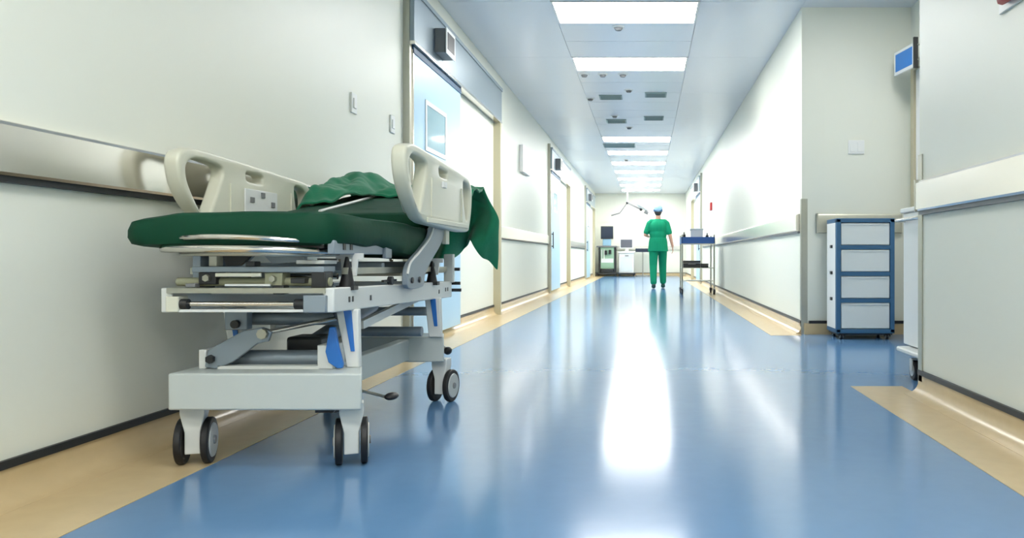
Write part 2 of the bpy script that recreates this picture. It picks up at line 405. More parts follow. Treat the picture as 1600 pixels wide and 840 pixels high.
# door frame at the back of the alcove and flag sign
t = thing('alcove_doorway', 'beige door frame at the back of the alcove under the blue sign', 'door frame', (AX, 6.2, 0))
obj('jamb', B(AX-.035, 6.78, 0, AX, 6.86, 2.26), 'beige_post', t)
obj('jamb', B(AX-.035, 5.80, 0, AX, 5.88, 2.26), 'beige_post', t)
obj('lintel', B(AX-.035, 5.80, 2.26, AX, 6.86, 2.34), 'beige_post', t)
obj('door_leaf', B(AX-.015, 5.88, .01, AX, 6.78, 2.26), 'white', t)
t = thing('hanging_sign', 'blue sign with white border hung by the alcove door frame', 'sign', (2.2, 6.5, 2.27))
def sgn(a, b, z0, z1, off, th):
    p = Vector((2.135, 6.80, 0)); q = Vector((2.185, 6.45, 0)); d = q-p; n = Vector((-d.y, d.x, 0)).normalized()*-1
    n = Vector((d.y, -d.x, 0)).normalized()
    c0 = p+d*a+n*off; c1 = p+d*b+n*off; mb = MB()
    mb.prism([(c0.x, c0.y), (c1.x, c1.y), (c1.x+n.x*th, c1.y+n.y*th), (c0.x+n.x*th, c0.y+n.y*th)], z0, z1, 'z'); return mb
obj('board', sgn(0, 1, 2.215, 2.41, 0, .02), 'white', t)
obj('blue_face', sgn(.08, .92, 2.24, 2.385, -.003, .026), 'sign_blue', t)
obj('end_bracket', sgn(1, 1.05, 2.20, 2.45, -.008, .035), 'dark', t)
obj('bracket_arm', MB().cyl((2.19, 6.44, 2.39), (AX, 6.44, 2.39), .008).cyl((2.19, 6.44, 2.27), (AX, 6.44, 2.27), .008), 'steel_dull', t)

# ------------------------------------------------------------------ casters
def caster(parent, x, y, r=.075, ang=0, twin=True, fork_m='gur_white', top=.205, w=.022, sep=.039, name='caster'):
    R = Matrix.Translation((x, y, 0)) @ Matrix.Rotation(ang, 4, 'Z')
    def tr(mb): bmesh.ops.transform(mb.bm, matrix=R, verts=mb.bm.verts[:]); return mb
    trail = r*.25; hw = sep/2 + .004 if twin else w/2+.008
    if twin:
        prof = [(-.037, top), (.037, top), (.037, top-.035), (.023, r+.035), (.023, .04), (-.023, .04), (-.023, r+.035), (-.037, top-.035)]
        prof = [(a*r/.075, b) for a, b in prof]
        f = MB().prism(prof, -.028, .028)
    else:
        f = MB().box(-hw-.006, -.02, r, -hw, .02, r*2.15).box(hw, -.02, r, hw+.006, .02, r*2.15).box(-hw-.006, -.02, r*2.1, hw+.006, .02, r*2.2).cyl((0, 0, r*2.2), (0, 0, top), .01)
    c = obj(name, tr(f), fork_m, parent, bevel=.003)
    xs = (-sep, sep) if twin else (0,)
    for sx in xs:
        obj('wheel', tr(MB().cyl((sx-w/2, trail, r), (sx+w/2, trail, r), r, seg=36)), 'rubber', c, bevel=.004)
        o = 1 if sx >= 0 else -1
        hb = MB().cyl((sx+o*(w/2-.004), trail, r), (sx+o*(w/2+.004), trail, r), r*.78, r*.72, 28)
        if sx == 0: hb.cyl((-w/2-.004, trail, r), (-w/2+.004, trail, r), r*.6, r*.6, 20)
        obj('wheel_disc', tr(hb), 'hub', c)
        obj('axle_cap', tr(MB().cyl((sx+o*(w/2+.003), trail, r), (sx+o*(w/2+.009), trail, r), r*.2, r*.18, 14)), 'grey', c)
    return c

# ------------------------------------------------------------------ the gurney
G = thing('gurney', 'hospital gurney with dark green mattress and raised cream side rails against the left wall', 'gurney', (-1.23, 3.15, 0))
# end beams of the chassis
def beam(y0, y1, xr):
    mb = MB().prism([(-1.503, y0), (xr, y0), (xr*y1/y0, y1), (-1.503, y1)], .196, .312, 'z'); return mb
obj('chassis_beam', beam(2.50, 2.70, -.893), 'putty', G, 'wide grey plastic cover over the front pair of wheels', bevel=.006)
obj('chassis_beam', beam(3.64, 3.82, -.925), 'putty', G, bevel=.006)
obj('side_member', B(-1.135, 2.72, .205, -1.085, 3.66, .30), 'putty', G, bevel=.004)
obj('side_member', B(-1.36, 2.72, .205, -1.31, 3.66, .30), 'putty', G, bevel=.004)
caster(G, -.962, 2.60, ang=.33)
caster(G, -1.475, 2.60, ang=.27)
caster(G, -.957, 3.72, ang=-.18)
caster(G, -1.45, 3.74, ang=.1)
# fifth wheel mechanism
obj('brake_linkage', MB().cyl((-1.02, 2.66, .175), (-.98, 2.66, .175), .014).box(-1.09, 2.62, .165, -1.02, 2.68, .197).cyl((-1.03, 2.60, .18), (-1.03, 2.66, .18), .012), 'dark', G)
p1 = obj('brake_pedal', MB().tube([(-1.09, 2.80, .23), (-.96, 2.79, .20), (-.91, 2.77, .192)], .005), 'steel_dull', G)
obj('pedal_pad', MB().ball((-.893, 2.79, .19), .03, (.75, 1.3, .42)), 'rubber', p1)
p1 = obj('brake_pedal', MB().tube([(-1.0, 3.81, .26), (-.99, 3.84, .25), (-.975, 3.86, .235)], .008), 'steel_dull', G)
obj('pedal_pad', MB().ball((-.962, 3.86, .222), .024, (.8, 1.2, .8)), 'rubber', p1)
# lower lifting gear
obj('lift_bracket', B(-1.462, 2.60, .312, -1.438, 2.70, .375), 'gur_white', G, bevel=.003)
obj('lift_bracket', B(-1.075, 2.60, .312, -1.022, 2.70, .39), 'gur_white', G, bevel=.003)
obj('cross_tube', MB().cyl((-1.40, 2.68, .338), (-1.075, 2.68, .338), .027), 'bluegrey', G)
obj('cross_plate', B(-1.40, 2.60, .312, -1.07, 2.64, .322), 'gur_white', G)
obj('torsion_bar', MB().cyl((-1.41, 2.78, .462), (-1.02, 2.78, .462), .022), 'bluegrey', G)
obj('torsion_bar', MB().cyl((-1.40, 3.62, .43), (-1.0, 3.62, .43), .02), 'bluegrey', G)
obj('cross_tube', MB().cyl((-1.40, 3.55, .345), (-1.0, 3.55, .345), .022), 'bluegrey', G)
mb = MB().prism([(-1.445, .318), (-1.405, .312), (-1.35, .335), (-1.27, .395), (-1.235, .402), (-1.225, .432), (-1.255, .448), (-1.32, .435), (-1.43, .375)], 2.60, 2.615)
obj('lift_lever', mb, 'bluegrey', G, bevel=.003)
obj('pivot_bolt', MB().cyl((-1.42, 2.585, .345), (-1.42, 2.62, .345), .014, seg=6), 'dark', G)
obj('pivot_bolt', MB().cyl((-1.25, 2.585, .427), (-1.25, 2.62, .427), .017, seg=8), 'steel_dull', G)
obj('end_stop', B(-1.375, 2.64, .345, -1.345, 2.70, .375), 'dark', G)
obj('push_rod', MB().cyl((-1.25, 2.62, .43), (-1.02, 2.80, .475), .008), 'chrome', G)
obj('actuator', MB().cyl((-1.19, 2.80, .36), (-1.19, 3.45, .47), .032).cyl((-1.19, 3.40, .462), (-1.19, 3.62, .50), .018), 'bluegrey', G)
obj('actuator_motor', MB().box(-1.25, 2.76, .32, -1.13, 2.88, .40), 'dark', G, bevel=.01)
obj('link_bar', MB().bar((-1.04, 2.9, .43), (-1.04, 3.6, .49), .02, .03), 'gur_white', G)
obj('link_bar', MB().bar((-1.36, 2.9, .43), (-1.36, 3.6, .49), .02, .03), 'gur_white', G)
obj('hanger_plate', B(-1.43, 2.70, .43, -1.355, 2.74, .50), 'bluegrey', G, bevel=.003)
obj('hanger_bolt', MB().cyl((-1.39, 2.685, .45), (-1.39, 2.72, .45), .014), 'dark', G)
# lift legs with blue inserts
def leg(x0, x1, zt, x2, x3, zb, y):
    o = obj('lift_leg', MB().prism([(x0, zt), (x1, zt), (x3, zb), (x2, zb)], y, y+.03), 'gur_white', G, 'white lift leg with blue insert', bevel=.004)
    q = lambda u, v: (lerp(lerp(x0, x1, u), lerp(x2, x3, u), v), lerp(zt, zb, v))
    obj('blue_insert', MB().prism([q(.36, .02), q(.72, .02), q(.75, .72), q(.50, .72)], y-.004, y+.002), 'gur_blue', o, bevel=.001)
    return o
def lerp(a, b, t): return a+(b-a)*t
leg(-1.027, -.953, .505, -.990, -.949, .312, 2.63)
leg(-1.46, -1.39, .505, -1.43, -1.39, .312, 2.74)
leg(-1.008, -.938, .49, -.990, -.932, .312, 3.62)
leg(-1.45, -1.38, .49, -1.43, -1.38, .312, 3.66)
obj('blue_lever', MB().prism([(-1.03, .45), (-1.012, .45), (-1.0, .385), (-.985, .33), (-.988, .316), (-1.005, .316), (-1.033, .335), (-1.043, .37), (-1.038, .40)], 2.585, 2.60), 'gur_blue', G, bevel=.003)
# intermediate frame
obj('frame_front_top', MB().box(-1.477, 2.45, .566, -.99, 2.50, .582), 'steel_dull', G)
obj('frame_front_bottom', B(-1.44, 2.45, .508, -1.0, 2.50, .516), 'gur_white', G)
obj('frame_end_cap', B(-1.477, 2.445, .508, -1.437, 2.50, .556), 'cream', G, bevel=.003)
obj('frame_end_cap', B(-1.055, 2.445, .506, -.985, 2.50, .56), 'bluegrey', G, bevel=.003)
obj('cross_rod', MB().cyl((-1.44, 2.465, .532), (-1.05, 2.465, .532), .0075), 'chrome', G)
obj('rod_end', MB().cyl((-1.437, 2.462, .532), (-1.415, 2.462, .532), .016), 'dark', G)
obj('rod_end', MB().cyl((-1.085, 2.462, .532), (-1.055, 2.462, .532), .016), 'dark', G)
sr = MB()
for X0, X1 in ((-1.0, -.965), (-1.50, -1.465)):
    sr = MB(); b_ = sr.bm
    sr.prism([(2.46, .506), (2.46, .582), (3.95, .556), (3.95, .478)], X0, X1, 'x')
    o = obj('frame_side_rail', sr, 'gur_white', G, bevel=.004)
    for yy, zz in ((2.58, .54), (2.61, .54), (2.78, .535), (3.70, .515), (3.82, .52), (3.86, .52)):
        obj('slot', B(X1-.001 if X1 > -1.2 else X0-.002, yy, zz-.009, X1+.002 if X1 > -1.2 else X0+.001, yy+.012, zz+.009), 'dark', o)
obj('frame_rear', B(-1.48, 3.93, .482, -.97, 3.96, .556), 'gur_white', G, bevel=.003)
obj('inner_beam', B(-1.42, 2.52, .585, -1.06, 2.56, .60), 'dark', G)
obj('inner_beam', B(-1.42, 2.60, .556, -1.06, 2.66, .572), 'gur_white', G)
# middle carriage tubes
obj('carriage_tube', MB().cyl((-1.47, 2.50, .600), (-.99, 2.50, .600), .0135), 'cream_dark', G)
obj('carriage_block', B(-1.39, 2.47, .592, -1.335, 2.53, .63), 'dark', G, bevel=.003)
obj('carriage_block', B(-1.185, 2.47, .588, -1.13, 2.53, .628), 'cream_dark', G, bevel=.003)
obj('carriage_block', B(-1.155, 2.46, .562, -1.12, 2.50, .59), 'dark', G, bevel=.003)
obj('carriage_block', B(-1.04, 2.47, .582, -.995, 2.53, .632), 'dark', G, bevel=.003)
obj('carriage_plate', B(-1.41, 2.47, .630, -1.0, 2.56, .648), 'bluegrey', G, bevel=.002)
obj('carriage_plate', B(-1.10, 2.50, .655, -1.01, 2.60, .668), 'gur_white', G, bevel=.002)
obj('carriage_post', B(-1.425, 2.50, .60, -1.40, 2.56, .705), 'bluegrey', G, bevel=.002)
obj('carriage_post', B(-1.385, 2.52, .648, -1.36, 2.56, .70), 'cream', G, bevel=.002)
obj('deck_bracket', MB().prism([(-1.36, .70), (-1.25, .70), (-1.28, .665), (-1.30, .65), (-1.34, .648)], 2.54, 2.56), 'dark', G)
obj('deck_bracket', MB().prism([(-1.24, .70), (-1.09, .70), (-1.09, .665), (-1.19, .655)], 2.54, 2.56), 'bluegrey', G)
for yy in (2.95, 3.35, 3.75):
    obj('cross_bar', B(-1.50, yy, .628, -.98, yy+.03, .655), 'bluegrey', G)
obj('spine_beam', B(-1.27, 2.56, .60, -1.21, 3.9, .64), 'gur_white', G)
obj('side_bar', MB().bar((-.985, 2.60, .632), (-.985, 3.9, .618), .018, .022), 'steel_dull', G)
obj('side_bar', MB().bar((-1.48, 2.60, .632), (-1.48, 3.9, .618), .018, .022), 'steel_dull', G)
obj('carriage_tube', MB().cyl((-1.46, 2.58, .615), (-1.0, 2.58, .615), .010), 'chrome', G)
obj('carriage_rail', B(-1.33, 2.455, .6165, -1.19, 2.465, .628), 'cream', G, bevel=.002)
obj('carriage_rail', B(-1.30, 2.455, .588, -1.16, 2.463, .594), 'gur_white', G)
obj('carriage_bolt', MB().cyl((-1.36, 2.455, .612), (-1.36, 2.47, .612), .011, seg=6), 'steel_dull', G)
obj('carriage_bolt', MB().cyl((-1.155, 2.455, .61), (-1.155, 2.47, .61), .010, seg=6), 'steel_dull', G)
obj('latch_block', B(-1.10, 2.46, .596, -1.055, 2.50, .612), 'dark', G, bevel=.002)
obj('latch_block', B(-1.42, 2.452, .584, -1.39, 2.48, .596), 'grey', G, bevel=.002)
obj('cable_clip', B(-1.24, 2.46, .648, -1.21, 2.50, .664), 'dark', G, bevel=.003)
obj('release_knob', MB().cyl((-.972, 3.0, .588), (-.955, 3.0, .588), .016).box(-.975, 2.93, .584, -.965, 3.08, .592), 'dark', G)
obj('cable', MB().tube([(-1.02, 2.60, .50), (-1.06, 2.75, .46), (-1.10, 3.0, .40), (-1.16, 3.2, .42)], .006, 8), 'dark', G)
# gas struts between frame and deck
def strut(x, y, z0=.575, z1=.69):
    o = obj('strut_boot', MB().cyl((x, y, z0), (x, y, z1-.012), .026, .005), 'rubber', G, 'black cone shaped strut cover')
    f = MB().prism([(x-.045, z1), (x+.045, z1), (x+.045, z1-.02), (x+.028, z1-.02), (x+.022, z1-.075), (x+.012, z1-.075), (x+.006, z1-.02), (x-.006, z1-.02), (x-.012, z1-.075), (x-.024, z1-.075), (x-.028, z1-.02), (x-.045, z1-.02)], y+.02, y+.03)
    obj('strut_bracket', f, 'gur_white', G)
    obj('strut_base', B(x-.03, y-.02, z0-.006, x+.03, y+.02, z0+.008), 'dark', G)
strut(-.985, 2.62); strut(-1.46, 2.62); strut(-.975, 3.62, .555, .67); strut(-1.46, 3.62, .555, .67)
# deck under the mattress
obj('deck', B(-1.52, 2.55, .712, -.99, 3.10, .724), 'steel_dull', G)
obj('deck_side_bracket', B(-.99, 2.47, .686, -.968, 2.99, .73), 'bluegrey', G, bevel=.003)
obj('bracket_hook', B(-.972, 2.93, .672, -.958, 3.0, .742), 'bluegrey', G, bevel=.003)
for yy in (2.54, 2.60): obj('bracket_slot', B(-.969, yy, .70, -.966, yy+.022, .72), 'dark', G)
obj('deck_side_bracket', B(-1.58, 2.75, .686, -1.56, 3.2, .72), 'bluegrey', G, bevel=.003)
# bumper tube around the foot end
obj('bumper_tube', MB().tube([(-1.53, 2.60, .702), (-1.50, 2.50, .702), (-1.46, 2.42, .702), (-1.30, 2.37, .702), (-1.14, 2.38, .700), (-1.04, 2.44, .696), (-.99, 2.56, .694)], .0115, 12), 'chrome', G)
obj('bumper_tube', MB().tube([(-1.46, 2.50, .686), (-1.40, 2.43, .686), (-1.22, 2.41, .686), (-1.08, 2.45, .684), (-1.0, 2.56, .684)], .006, 10), 'steel_dull', G)
obj('deck_tube', MB().tube([(-1.46, 2.46, .735), (-1.38, 2.41, .738), (-1.25, 2.395, .738), (-1.12, 2.41, .732), (-1.0, 2.47, .722)], .008, 10), 'chrome', G)
obj('deck_edge', B(-1.45, 2.47, .705, -1.0, 2.50, .715), 'dark', G)
# mattress: a rounded slab
def slab(x0, x1, y0, y1, z0, z1, nu=40, nv=50, crown=.0, corner=.12, wob=.004):
    mb = MB(); bm = mb.bm
    cx, cy = (x0+x1)/2, (y0+y1)/2; hx, hy = (x1-x0)/2, (y1-y0)/2; th = (z1-z0)/2; zc = (z0+z1)/2
    rings = []; N = 120
    def outline(k, inset):
        a = 2*PI*k/N; n = 9
        c, s_ = math.cos(a), math.sin(a)
        r = (abs(c)**n + abs(s_)**n)**(-1/n)
        return (c*r*(hx-inset)*1.0, s_*r*(hy-inset))
    levels = []
    for i in range(9):
        a = -PI/2 + PI*i/8
        c_, s_ = math.cos(a), math.sin(a); q_ = (abs(c_)**4+abs(s_)**4)**(-1/4)
        levels.append((th*(1-c_*q_), th*s_*q_))
    lv = [(.25, -th)] + levels + [(.12, th+crown*.5), (.25, th+crown)]
    for (ins, z) in lv:
        rg = []
        for k in range(N):
            x, y = outline(k, ins)
            nz = wob*noise.noise(Vector((x*6, y*6, z*12)))
            rg.append(bm.verts.new((cx+x, cy+y, zc+z+nz*2)))
        rings.append(rg)
    for A, B_ in zip(rings, rings[1:]):
        for k in range(N): bm.faces.new((A[k], A[(k+1) % N], B_[(k+1) % N], B_[k]))
    bm.faces.new(rings[0]); bm.faces.new(list(reversed(rings[-1])))
    return mb
mt = slab(-1.63, -.945, 2.42, 3.58, .713, .816, crown=.006)
for v in mt.bm.verts:
    if v.co.x < -1.44: v.co.z -= (-1.44-v.co.x)*.15*(1 if v.co.z > .76 else .2)
    if v.co.y > 2.85 and v.co.x > -1.2:
        k_ = min(1, (v.co.y-2.85)/.45); v.co.z -= k_*(.042 if v.co.z < .77 else .012)
obj('mattress', mt, 'mattress', G, 'dark green vinyl mattress', ang=50)
# raised back section
def tilt(mb, py, pz, ang):
    R = Matrix.Translation((0, py, pz)) @ Matrix.Rotation(ang, 4, 'X') @ Matrix.Translation((0, -py, -pz))
    bmesh.ops.transform(mb.bm, matrix=R, verts=mb.bm.verts[:]); return mb
TA = math.radians(9.5)
obj('back_board', tilt(B(-1.60, 3.50, .782, -.97, 4.36, .792), 3.5, .80, TA), 'steel_dull', G)
obj('back_pad', tilt(slab(-1.62, -.96, 3.44, 4.38, .794, .872), 3.5, .80, TA), 'mattress', G, ang=50)
obj('pad_highlight', tilt(MB().cyl((-1.43, 3.50, .878), (-1.43, 4.34, .878), .007), 3.5, .80, TA), 'gur_white', G, 'pale strip for the highlight along the raised back pad')  # highlight on the pad's far edge, modelled as a white strip
obj('back_prop', MB().cyl((-1.25, 3.9, .66), (-1.25, 4.1, .88), .01), 'chrome', G)
obj('back_prop', MB().cyl((-1.5, 3.9, .66), (-1.5, 4.1, .88), .01), 'chrome', G)
obj('deck', B(-1.55, 3.20, .60, -.99, 3.95, .612), 'steel_dull', G)
# side rails with hand holes: 2-D curve outlines turned into meshes
def smooth_loop(pts, k=6):
    return catmull([Vector((a, b, 0)) for a, b in pts], k, True)
def holed_plate(loops, ext, bev):
    cu = bpy.data.curves.new('tmp', 'CURVE'); cu.dimensions = '2D'; cu.fill_mode = 'BOTH'; cu.extrude = ext; cu.bevel_depth = bev; cu.bevel_resolution = 3; cu.offset = -bev
    for lp in loops:
        sp = cu.splines.new('POLY'); sp.points.add(len(lp)-1); sp.use_cyclic_u = True
        for p, q in zip(sp.points, lp): p.co = (q.x, q.y, 0, 1)
    o = bpy.data.objects.new('tmp', cu); C.objects.link(o)
    dg = bpy.context.evaluated_depsgraph_get(); me = bpy.data.meshes.new_from_object(o.evaluated_get(dg))
    mb = MB(); mb.bm.from_mesh(me); bpy.data.objects.remove(o); bpy.data.curves.remove(cu); bpy.data.meshes.remove(me)
    bmesh.ops.remove_doubles(mb.bm, verts=mb.bm.verts[:], dist=.0002)
    return mb
def side_rail(X, y0, dz, face):
    outer = smooth_loop([(.05, 1.095), (.12, 1.105), (.35, 1.098), (.70, 1.082), (.98, 1.068), (1.06, 1.055), (1.105, 1.01), (1.10, .92), (1.055, .83), (1.0, .798), (.7, .800), (.40, .808), (.26, .815), (.18, .84), (.08, .90), (.02, .97), (.0, 1.04), (.015, 1.08)])
    h1 = smooth_loop([(.065, 1.05), (.12, 1.068), (.26, 1.060), (.295, 1.035), (.265, .97), (.205, .875), (.175, .86), (.13, .89), (.065, .97), (.048, 1.02)])
    h2 = smooth_loop([(.915, 1.02), (.935, 1.038), (1.02, 1.03), (1.06, 1.0), (1.06, .94), (1.02, .865), (.985, .855), (.96, .88), (.93, .95)])
    h3 = smooth_loop([(.47, 1.045), (.49, 1.055), (.60, 1.052), (.615, 1.035), (.60, 1.02), (.49, 1.022)])
    h3 = [Vector((p.x, p.y, 0)) for p in h3]
    mb = holed_plate([outer, h1, h2, h3], .016, .012)
    R = Matrix(((0, 0, 1, X), (1, 0, 0, y0), (0, 1, 0, dz), (0, 0, 0, 1)))
    bmesh.ops.transform(mb.bm, matrix=R, verts=mb.bm.verts[:])
    o = obj('side_rail', mb, 'cream', G, 'cream plastic side rail with hand holes', ang=40)
    f = X+face*.030
    a, b = sorted((f-face*.003, f+face*.004))
    # raised lower moulding and shallow centre panel
    obj('lower_moulding', B(a, y0+.28, .815+dz, b, y0+1.0, .835+dz), 'cream', o, bevel=.002)
    for (ya, yb) in ((.31, .315), (.87, .875)):
        obj('panel_rib', B(a, y0+ya+.03*(ya < .5), .84+dz, b, y0+yb+.03*(ya < .5), 1.0+dz), 'cream', o, bevel=.001)
    return o
RN = side_rail(-.905, 2.90, 0, 1)
RF = side_rail(-1.655, 2.77, -.035, 1)
# darker grip mouldings on the front handles
for X, y0, dz in ((-.905, 2.90, 0), (-1.655, 2.77, -.035)):
    pass
cp = obj('control_panel', B(-1.627, 3.22, .855, -1.621, 3.50, .955), 'white', RF, bevel=.002)
for yy, zz in ((3.26, .90), (3.35, .925), (3.44, .89)): obj('key', B(-1.622, yy, zz, -1.617, yy+.03, zz+.022), 'grey', RF)
obj('rail_catch', B(-.876, 3.41, .975, -.868, 3.47, 1.0), 'white', RN)
# rail support arms
def arm(X0, X1, dy=0):
    pts = [(3.47, .815), (3.66, .815), (3.60, .74), (3.42, .655), (3.33, .60), (3.30, .555), (3.10, .555), (3.08, .61), (3.12, .655), (3.25, .70), (3.40, .76)]
    pts = [(a+dy, b) for a, b in catmull_2(pts)]
    o = obj('rail_arm', MB().prism(pts, X0, X1, 'x'), 'bluegrey', G, 'blue grey metal side rail support arm', bevel=.003)
    for yy in (3.14, 3.24):
        obj('bolt', MB().cyl((X1, yy+dy, .585), (X1+.006, yy+dy, .585), .012, seg=8), 'dark', o)
    edge = MB().tube([(X1+.001, 3.08+dy, .61), (X1+.001, 3.12+dy, .655), (X1+.001, 3.25+dy, .70), (X1+.001, 3.40+dy, .76), (X1+.001, 3.47+dy, .815)], .005, 8)
    obj('arm_edge', edge, 'gur_white', o)
def catmull_2(p): return [(q.x, q.y) for q in smooth_loop(p, 3)]
arm(-.945, -.925); arm(-1.66, -1.64, -.13)
obj('arm_latch', B(-.935, 3.64, .735, -.915, 3.70, .80), 'cream', G, bevel=.003)
for (yy, zz) in ((3.97, .615), (4.0, .51), (3.98, .545)):
    obj('rear_peg', MB().cyl((-.99, yy, zz), (-.93, yy, zz), .008), 'dark', G)
obj('rear_plate', B(-1.0, 3.93, .55, -.955, 3.97, .69), 'gur_white', G, bevel=.003)

# ------------------------------------------------------------------ blanket on the raised back
def smooth(t): t = max(0, min(1, t)); return t*t*(3-2*t)
def blanket_top(u, v):
    x = lerp(-1.665, -.90, u)
    ys = lerp(3.74, 4.12, smooth((u-.22)/.14)); y = lerp(ys, 4.42, v)
    base = .884 + (y-3.5)*math.tan(TA)
    far = 1-smooth((x+1.50)/.12)
    z = base + far*smooth((y-3.74)/.14)*(.045+.03*smooth((y-3.9)/.5)) + .015*smooth(v*4)
    z += .030*noise.noise(Vector((x*9, y*6+x*6, 0)))*smooth(v*6) + .014*noise.noise(Vector((x*20+y*9, y*17, 3)))
    if x < -1.62: z -= (-1.62-x)*1.6
    return (x, y, z)
def blanket_drop(u, v):
    hem_pts = [(0, .80), (.45, .76), (.62, .655), (.72, .66), (.83, .775), (.93, .66), (1, .60)]
    for (a, za), (b, zb) in zip(hem_pts, hem_pts[1:]):
        if a <= u <= b: hem = lerp(za, zb, smooth((u-a)/(b-a))); break
    x0, y0, z0 = blanket_top(u, 1)
    z0 = 1.075 - .02*noise.noise(Vector((u*9, 0, 0)))
    z0 -= 0
    spread = smooth(v*2.4)
    x = x0 + .085*spread*smooth((u-.45)/.5) - .035*v*v
    z = lerp(z0-.02, hem, v)
    y = 4.43 + .05*smooth(v*5) + .06*math.sin(u*30+v*3+2*noise.noise(Vector((u*3,v,0))))*(.25+v) + .04*noise.noise(Vector((u*8, v*2, 1)))
    return (x, y, z)
def fn(u, v):
    if v < .6: return blanket_top(u, v/.6)
    t = (v-.6)/.4; p = Vector(blanket_drop(u, t)); q = Vector(blanket_top(u, 1)); k_ = smooth(t*6)
    return q.lerp(p, k_) if t < 1/6 else p
b = obj('blanket', MB().grid(fn, 90, 110), 'blanket', base=(-1.25, 3.9, .85), ang=180)
sd = b.modifiers.new('thick', 'SOLIDIFY'); sd.thickness = .012; sd.offset = 1
sb = b.modifiers.new('sub', 'SUBSURF'); sb.levels = 1; sb.render_levels = 1
tag(b, 'crumpled green blanket over the raised head end of the gurney', 'blanket')

# ------------------------------------------------------------------ blue drawer cart in the alcove
cx0, cx1, cy0, cy1 = 1.552, 2.027, 6.50, 6.85
t = thing('drawer_cart', 'blue framed cart with four pale drawers in the alcove', 'drawer cart', ((cx0+cx1)/2, (cy0+cy1)/2, 0))
obj('carcass', B(cx0+.012, cy0+.03, .085, cx1-.012, cy1, .955), 'white', t, bevel=.004)
obj('side_panel', B(cx0, cy0+.045, .085, cx0+.012, cy1-.005, .955), 'white', t, 'white side panel')
obj('side_panel', B(cx1-.012, cy0+.045, .085, cx1, cy1-.005, .955), 'white', t)
for xa in (cx0, cx1-.036): obj('corner_post', B(xa, cy0, .055, xa+.036, cy0+.045, .985), 'cart_blue', t, bevel=.004)
obj('top_board', B(cx0, cy0, .955, cx1, cy1, .99), 'cart_blue', t, bevel=.004)
obj('bottom_board', B(cx0, cy0, .05, cx1, cy1, .085), 'cart_blue', t, bevel=.004)
zs = [.10+.2175*i for i in range(5)]
for i in range(4):
    if i: obj('divider', B(cx0+.036, cy0+.004, zs[i]-.017, cx1-.036, cy0+.04, zs[i]+.017), 'cart_blue', t)
    d = obj('drawer', B(cx0+.040, cy0+.008, zs[i]+.02 if i else .09, cx1-.040, cy0+.03, zs[i+1]-.02 if i < 3 else .95), 'drawer', t, bevel=.004)
    obj('drawer_grip', B(cx0+.05, cy0+.001, (zs[i+1]-.034 if i < 3 else .934), cx1-.05, cy0+.01, (zs[i+1]-.026 if i < 3 else .942)), 'drawer', d)
    if i: obj('side_latch', B(cx0-.012, cy0+.14, zs[i]-.005, cx0, cy0+.19, zs[i]+.02), 'dark', t)
for x, y in ((cx0+.05, cy0+.05), (cx1-.05, cy0+.05), (cx0+.05, cy1-.05), (cx1-.05, cy1-.05)):
    caster(t, x, y-.006, r=.022, twin=False, fork_m='dark', top=.052, w=.02)
obj('kick_panel', B(cx0+.01, cy0+.03, .035, cx1-.01, cy1-.03, .052), 'dark', t)

# ------------------------------------------------------------------ white cart by the near corner
t = thing('medical_cart', 'white medical cart half hidden behind the near alcove corner', 'cart', (1.72, 4.38, 0))
obj('body', B(1.50, 4.10, .17, 2.0, 4.65, .93), 'white', t, bevel=.006)
obj('worktop', B(1.485, 4.09, .93, 2.02, 4.665, .957), 'white', t, bevel=.006)
obj('base_bumper', B(1.435, 4.06, .135, 2.04, 4.58, .165), 'gur_white', t, bevel=.01)
obj('side_handle', MB().tube([(1.50, 4.62, .885), (1.45, 4.60, .885), (1.445, 4.55, .885), (1.445, 4.20, .885), (1.45, 4.15, .885), (1.50, 4.13, .885)], .011, 10), 'chrome', t)
for i in range(4): obj('drawer', B(1.53, 4.088, .19+i*.183, 1.97, 4.10, .36+i*.183), 'white', t, bevel=.003)
for x, y in ((1.475, 4.36), (1.475, 4.16), (1.98, 4.50), (1.98, 4.16)):
    caster(t, x, y, r=.055, twin=False, fork_m='hub', top=.138, w=.03)

# ------------------------------------------------------------------ instrument trolley with blue tray
tx0, tx1, ty0, ty1 = .62, 1.215, 14.1, 14.85
t = thing('instrument_trolley', 'steel instrument trolley with a deep blue tray top by the right wall', 'trolley', ((tx0+tx1)/2, (ty0+ty1)/2, 0))
for x in (tx0+.015, tx1-.015):
    for y in (ty0+.015, ty1-.015):
        obj('pole', MB().cyl((x, y, .12), (x, y, 1.06), .014, seg=12), 'steel_dull', t)
        caster(t, x, y, r=.05, twin=False, fork_m='grey', top=.125, w=.03)
tr = MB().box(tx0, ty0, .895, tx1, ty1, .905)
for a in ((tx0, ty0, tx1, ty0+.012), (tx0, ty1-.012, tx1, ty1), (tx0, ty0, tx0+.012, ty1), (tx1-.012, ty0, tx1, ty1)): tr.box(a[0], a[1], .905, a[2], a[3], 1.02)
obj('tray', tr, 'tray_blue', t, 'deep blue plastic tray')
obj('shelf', B(tx0+.01, ty0+.01, .465, tx1-.01, ty1-.01, .477), 'steel_dull', t)
obj('shelf', B(tx0+.01, ty0+.01, .235, tx1-.01, ty1-.01, .243), 'steel_dull', t)
obj('tray_rim', MB().box(tx0-.005, ty0-.006, .89, tx1+.005, ty0, .905), 'steel_dull', t)
u = thing('supply_box', 'white lidded box standing in the blue trolley tray', 'box', (.90, 14.5, .905))
obj('box', B(.80, 14.38, .905, 1.02, 14.62, 1.15), 'white', u, bevel=.005); obj('lid', B(.79, 14.37, 1.15, 1.03, 14.63, 1.18), 'drawer', u, bevel=.004)
u = thing('pump_bottle', 'small dark bottle at the left end of the trolley tray', 'bottle', (.67, 14.2, .905))
